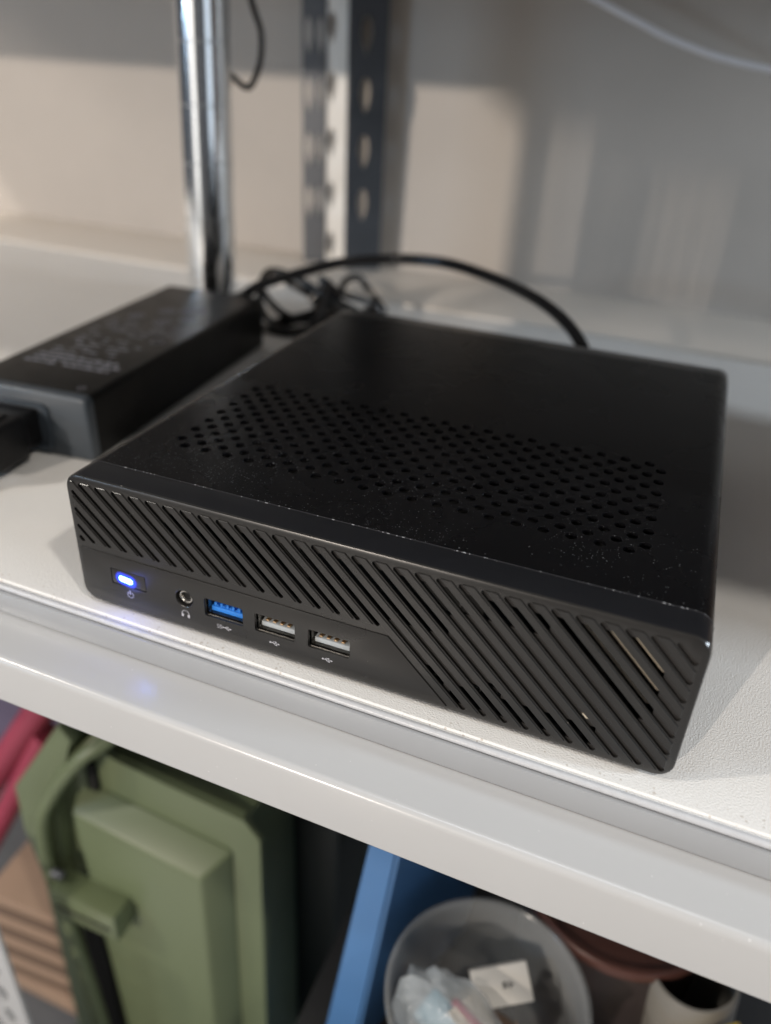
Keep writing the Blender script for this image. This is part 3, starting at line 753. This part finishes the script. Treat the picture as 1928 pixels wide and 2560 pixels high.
bm = bmesh.new()
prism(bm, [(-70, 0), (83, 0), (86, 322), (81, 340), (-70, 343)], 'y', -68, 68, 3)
dc = finish(bm, 'shaded_case_body', 'shaded_case_body', None, 30); dc.location = Vector((-47, 205, -520)) * MM  # stands in for the case's shaded rear, darkened by colour
tag(dc, 'shaded rear of the olive case, its shade put into the colour', 'case')
bm = bmesh.new()
v = [(-0, 0, 0)]
fpts = [(94, 46, -118), (108, 46, -118), (92, 30, -330), (72, 30, -330)]
bpts = [(133, 130, -118), (140, 130, -118), (128, 120, -330), (120, 120, -330)]
f = [bm.verts.new(q) for q in fpts]; g = [bm.verts.new(q) for q in bpts]
bm.faces.new(f); bm.faces.new(g[::-1])
for i in range(4): bm.faces.new((f[i], g[i], g[(i + 1) % 4], f[(i + 1) % 4]))
bmesh.ops.bevel(bm, geom=list(bm.edges), offset=1.6, segments=2, affect='EDGES')
bl = empty('blue_crate', (105, 80, -520), label='blue plastic crate edge standing between the green case and the clear cup', cat='crate')
bmesh.ops.translate(bm, vec=(-105, -80, 520), verts=bm.verts); finish(bm, 'crate_wall', 'blue', bl, 30)
bm = bmesh.new(); box(bm, 74 - 105, 128 - 105, 28 - 80, 120 - 80, 0, 192, 3); finish(bm, 'crate_base', 'blue', bl, 30)

cup = empty('clear_cup', (157, 27, -290), label='clear round plastic tub holding wrapped bits, at the bottom right', cat='tub')
bm = bmesh.new()
lathe(bm, 0, 0, [(35, 0), (42.8, 106), (44.4, 107), (44.4, 110), (42.6, 110.6), (41.2, 109), (41.0, 105), (34, 2), (1, 2)], 56)
finish(bm, 'tub_wall', 'clear', cup, 40)
bm = bmesh.new(); box(bm, 60, 330, -20, 200, -304, -292, 2); o = finish(bm, 'storage_box', 'dark_pl', None, 30)
o.location = (0, 0, 0); tag(o, 'dark box lid carrying the clear tub under the shelf', 'box')
def place(name, builder, m, locv, rot, label, cat):
    bm = bmesh.new(); builder(bm); o = finish(bm, name, m, None, 35); o.location = Vector(locv) * MM; o.rotation_euler = rot; return tag(o, label, cat)
def lump(bm, rx, ry, rz, seed, amp=.18):
    g = bmesh.ops.create_icosphere(bm, subdivisions=4, radius=1.0); r_ = random.Random(seed)
    ph = [(r_.uniform(2, 6), r_.uniform(2, 6), r_.uniform(2, 6), r_.uniform(0, 6)) for _ in range(6)]
    for v_ in g['verts']:
        k = 1 + amp * sum(math.sin(a * v_.co.x + b * v_.co.y + c * v_.co.z + d_) for a, b, c, d_ in ph) / 3
        v_.co = Vector((v_.co.x * rx * k, v_.co.y * ry * k, v_.co.z * rz * k))
def crumple(bm, rx, ry, rz, seed, amp=.2):
    g = bmesh.ops.create_icosphere(bm, subdivisions=3, radius=1.0); r_ = random.Random(seed)
    for v_ in g['verts']:
        k = 1 + r_.uniform(-amp, amp); v_.co = Vector((v_.co.x * rx * k, v_.co.y * ry * k, v_.co.z * rz * k))
bm = bmesh.new(); crumple(bm, 31, 19, 18, 4, .085)
pk = finish(bm, 'wrapped_packet', 'film', None, 38); pk.location = Vector((148, 15, -197)) * MM; pk.rotation_euler = (0.1, 0.30, -0.30)
tag(pk, 'crumpled clear film packet lying in the tub', 'packet')
bm = bmesh.new(); box(bm, -18, 6, -7, 6, -8, 5, 2); finish(bm, 'contents', 'blue_pack', pk, 30)
bm = bmesh.new(); box(bm, 4, 19, -6, 7, -7, 6, 3); finish(bm, 'contents', 'label', pk, 30)
bm = bmesh.new(); box(bm, -9, 9, 5, 8, 4, 9, 1); finish(bm, 'contents', 'red', pk, 30)
place('cream_tube', lambda bm: tube(bm, [(-22, 0, 0), (-4, 0, 0), (14, 0, 0), (22, 0, 0)], 11.5, 16, taper=lambda t_: 1 - .62 * max(0, t_ - .5) / .5), 'paper', (160, 17, -207), (0, 0.5, -0.5), 'cream cone tipped tube beside the film packet in the tub', 'tube')
bm = bmesh.new(); box(bm, -13, 13, -8, 8, -4, 4, .6)
o = finish(bm, 'small_white_box', 'label', None, 30); o.location = Vector((161, 42, -196)) * MM; o.rotation_euler = (0.6, -0.15, 0.50)
tag(o, 'small white box with a dark mark, far side inside the tub', 'small box')
bm = bmesh.new(); box(bm, 0.5, 2.2, -1.2, 1.4, 4.02, 4.08); box(bm, 3.2, 5.4, -0.4, 0.4, 4.02, 4.08); box(bm, 3.2, 4.0, -1.4, 1.4, 4.02, 4.09); finish(bm, 'ink_mark', 'ink', o)
place('pale_blue_pack', lambda bm: box(bm, -14, 14, -9, 9, -7, 7, 2.5), 'blue_pack', (131, 3, -216), (0.2, 0.4, 0.9), 'pale blue pack at the left inside the tub', 'packet')
place('orange_card', lambda bm: box(bm, -17, 17, -9, 9, -1, 1, .4), 'orange', (144, -8, -204), (0.3, .1, -0.1), 'orange printed card at the near side inside the tub', 'card')
place('cream_cylinder', lambda bm: lathe(bm, 0, 0, [(8, -16), (10.5, -14), (10.5, 12), (8, 15.5), (1, 16.5)], 24), 'paper', (173, 4, -206), (0.7, 0.3, 0), 'stubby cream cylinder standing in the tub', 'cylinder')
place('cardboard_wedge', lambda bm: prism(bm, [(-6, -24), (7, -24), (1, 26)], 'y', -1.2, 1.2, .4), 'card', (181, 14, -206), (-0.45, -.35, 0.3), 'thin brown cardboard wedge leaning on the right wall of the tub', 'cardboard')
place('tan_packet', lambda bm: box(bm, -11, 11, -5, 5, -14, 14, 3), 'card', (186, 4, -222), (0.3, 0.5, 0.4), 'tan packet low against the right wall of the tub', 'packet')
place('dark_liner', lambda bm: lathe(bm, 0, 0, [(34.5, 0), (38, 30), (36, 31), (1, 24)], 40), 'card_d', (157, 27, -287), (0, 0, 0), 'dark padding filling the bottom of the clear tub', 'padding')

bt = empty('brown_bucket', (204, 107, -300), label='brown round bucket with reddish rim right of the clear tub', cat='bucket')
bm = bmesh.new(); lathe(bm, 0, 0, [(41, 0), (46.2, 118), (44.6, 118), (39.6, 3), (1, 3)], 44); finish(bm, 'bucket_wall', 'brown', bt, 40)
bm = bmesh.new(); lathe(bm, 0, 0, [(46.4, 114), (47.8, 114.5), (48.0, 118.5), (47, 120), (45, 120), (44.4, 118.5)], 44); finish(bm, 'bucket_rim', 'red_rim', bt, 50)

bm = bmesh.new(); lathe(bm, 0, 0, [(17, 0), (19, 4), (19.5, 96), (18.8, 100), (17.6, 100), (17.2, 96), (16, 6), (1, 6)], 36)
o = finish(bm, 'white_canister', 'white_pl', None, 40); o.location = Vector((252, 74, -280)) * MM; o.rotation_euler = (0, -0.12, 0)
tag(o, 'open white plastic canister at the lower right corner', 'canister')
place('yellow_strap', lambda bm: tube(bm, [(-10, 0, -60), (-3, 0, -30), (6, 0, -6), (18, 2, 12)], 3.6, 10), 'yellow', (240, 50, -188), (0, 0.2, 0.1), 'yellow strap slanting in front of the white canister', 'strap')
place('brown_board', lambda bm: box(bm, -40, 40, -20, 20, -2, 2, .8), 'wood', (268, 38, -215), (0.3, 0.15, -0.2), 'brown wooden board at the lower right corner', 'board')
place('dark_pouch', lambda bm: lump(bm, 34, 30, 30, 8, .14), 'brown', (150, 140, -210), (0, 0, 0), 'dark pouch deep under the shelf behind the clear tub', 'pouch')

# left: red rack bars, stacked cardboard, perforated white panel
rk = empty('red_rack', (-215, 120, -520), label='red metal rack bars left of the green case', cat='rack')
bm = bmesh.new(); tube(bm, [(-292, 120, -399), (-239, 120, -321), (-186, 120, -243), (-150, 120, -190)], 11, 12); bmesh.ops.translate(bm, vec=(215, -120, 520), verts=bm.verts); finish(bm, 'rack_bar', 'red', rk, 60)
bm = bmesh.new(); tube(bm, [(-285, 120, -444), (-259, 120, -398), (-233, 120, -352), (-180, 120, -258)], 9, 12); bmesh.ops.translate(bm, vec=(215, -120, 520), verts=bm.verts); finish(bm, 'rack_bar', 'red', rk, 60)
place('violet_bin', lambda bm: box(bm, -50, 50, -30, 30, -120, 120, 6), 'purple', (-262, 210, -330), (0, 0.35, 0), 'dull violet bin far left behind the red rack', 'bin')
for k, (zz, dx) in enumerate(((-372, 0), (-386, 1.5), (-400, -1), (-414, 1), (-428, -.5), (-442, 1.2), (-456, 0), (-470, .8))):
    o = place('cardboard_sheet', lambda bm: box(bm, -40, 40, -60, 60, -5.2, 5.2, 1), 'card' if k % 2 == 0 else 'card_d', (-188 + dx, 132, zz - 30), (0, 0, 0.06), ['top', 'second', 'third', 'fourth', 'fifth', 'sixth', 'seventh', 'lowest'][k] + ' brown cardboard sheet of the pile left of the green case', 'cardboard')
    o['group'] = 'cardboard sheets piled left of the green case'
place('cardboard_carton', lambda bm: box(bm, -45, 45, -60, 60, -9, 9, 1.2), 'card', (-186, 128, -511), (0, 0, 0), 'plain carton under the pile of cardboard sheets', 'carton')

wp = empty('perforated_panel', (-110, 0, -520), math.radians(-6), label='white perforated metal panel at the lower left corner', cat='panel')
pst = post; post = wp
o = slotted('panel_sheet', (-62, 0), (0, 0), 0, 262, (8, 26, 44), 26, 16, 10, 17, 2.0, 'shelf_steel')
post = pst
bm = bmesh.new(); box(bm, 300, 480, 96, 266, -1.0, 200, 3)  # added out of view to shade the shelf beside the computer
o = finish(bm, 'cardboard_carton', 'card', None, 30); tag(o, 'unseen carton added further right on the shelf for its shadow', 'carton')

# ------------------------------------------------------------------ shop floor, added shadow blocker and glow panels out of view
bm = bmesh.new(); box(bm, -5000, 5000, -7000, 600, -1010, -1000); fl2 = finish(bm, 'floor', 'shop_floor'); tag(fl2, kind='structure')
ds = empty('shadow_blocker', (150, -905, -1000), label='added shadow blocker of slats and panels, unseen behind the camera', cat='blocker')  # added object, its slats shaped to cast the wall shadows
def dpan(x0, x1, z0, z1, nm):
    bm = bmesh.new(); box(bm, x0 - 150, x1 - 150, -8, 8, z0 + 1000, z1 + 1000, 1); finish(bm, nm, 'shelf_steel', ds, 30)
wx = lambda x: x + (-1000 - x) * 0.377      # blocker edges set from shadow positions on the back wall
B0 = 335
dpan(wx(20), wx(43), B0, 640, 'shadow_slat'); dpan(wx(54), wx(60), B0, 424, 'shadow_slat'); dpan(wx(71), wx(80), B0, 424, 'shadow_slat')
dpan(wx(43), wx(80), 424.5, 640, 'panel'); dpan(wx(80), wx(900), 408, 640, 'panel')  # panels of the added shadow blocker
dpan(wx(110), wx(124), B0, 407, 'shadow_slat'); dpan(wx(178), wx(900), B0, 407, 'panel'); dpan(wx(80), wx(110), 368, 380, 'shadow_crossbar')  # more parts of the added shadow blocker
for k in range(3): dpan(wx(84 + k * 10), wx(87 + k * 10), B0, 407, 'bar')
for k in range(3): dpan(wx(133 + k * 15), wx(138 + k * 15), B0, 407, 'bar')
bm = bmesh.new(); prism(bm, [(wx(-30) - 150, 1470), (wx(20) - 150.5, 1470), (wx(20) - 150.5, 1424), (wx(-30) - 150, 1445)], 'y', -8, 8); finish(bm, 'shadow_chamfer', 'shelf_steel', ds)
dpan(147, 177, -1000, 660, 'leg')

def glow_panel(name, x0, x1, y0, y1, z0, z1, col, st, label, cat):
    m = bpy.data.materials.new(name); m.use_nodes = True; b = m.node_tree.nodes['Principled BSDF']
    b.inputs['Emission Color'].default_value = (*col, 1); b.inputs['Emission Strength'].default_value = st; M[name] = m
    bm = bmesh.new(); box(bm, x0, x1, y0, y1, z0, z1, 2); o = finish(bm, name, name); tag(o, label, cat); return o
glow_panel('warm_glow_panel', -1900, -600, -3640, -3600, -700, 1100, (1.0, 0.96, 0.90), 1.5, 'added warm white glow panel behind the camera, for the pole reflection', 'glow panel')  # emissive panel added to give the chrome a white streak
glow_panel('cool_glow_panel', 2600, 2640, -2300, -900, -500, 900, (0.60, 0.80, 1.0), 0.8, 'added cool glow panel out of view to the right, for the pole reflection', 'cool glow panel')  # emissive panel added to give the chrome a blue streak
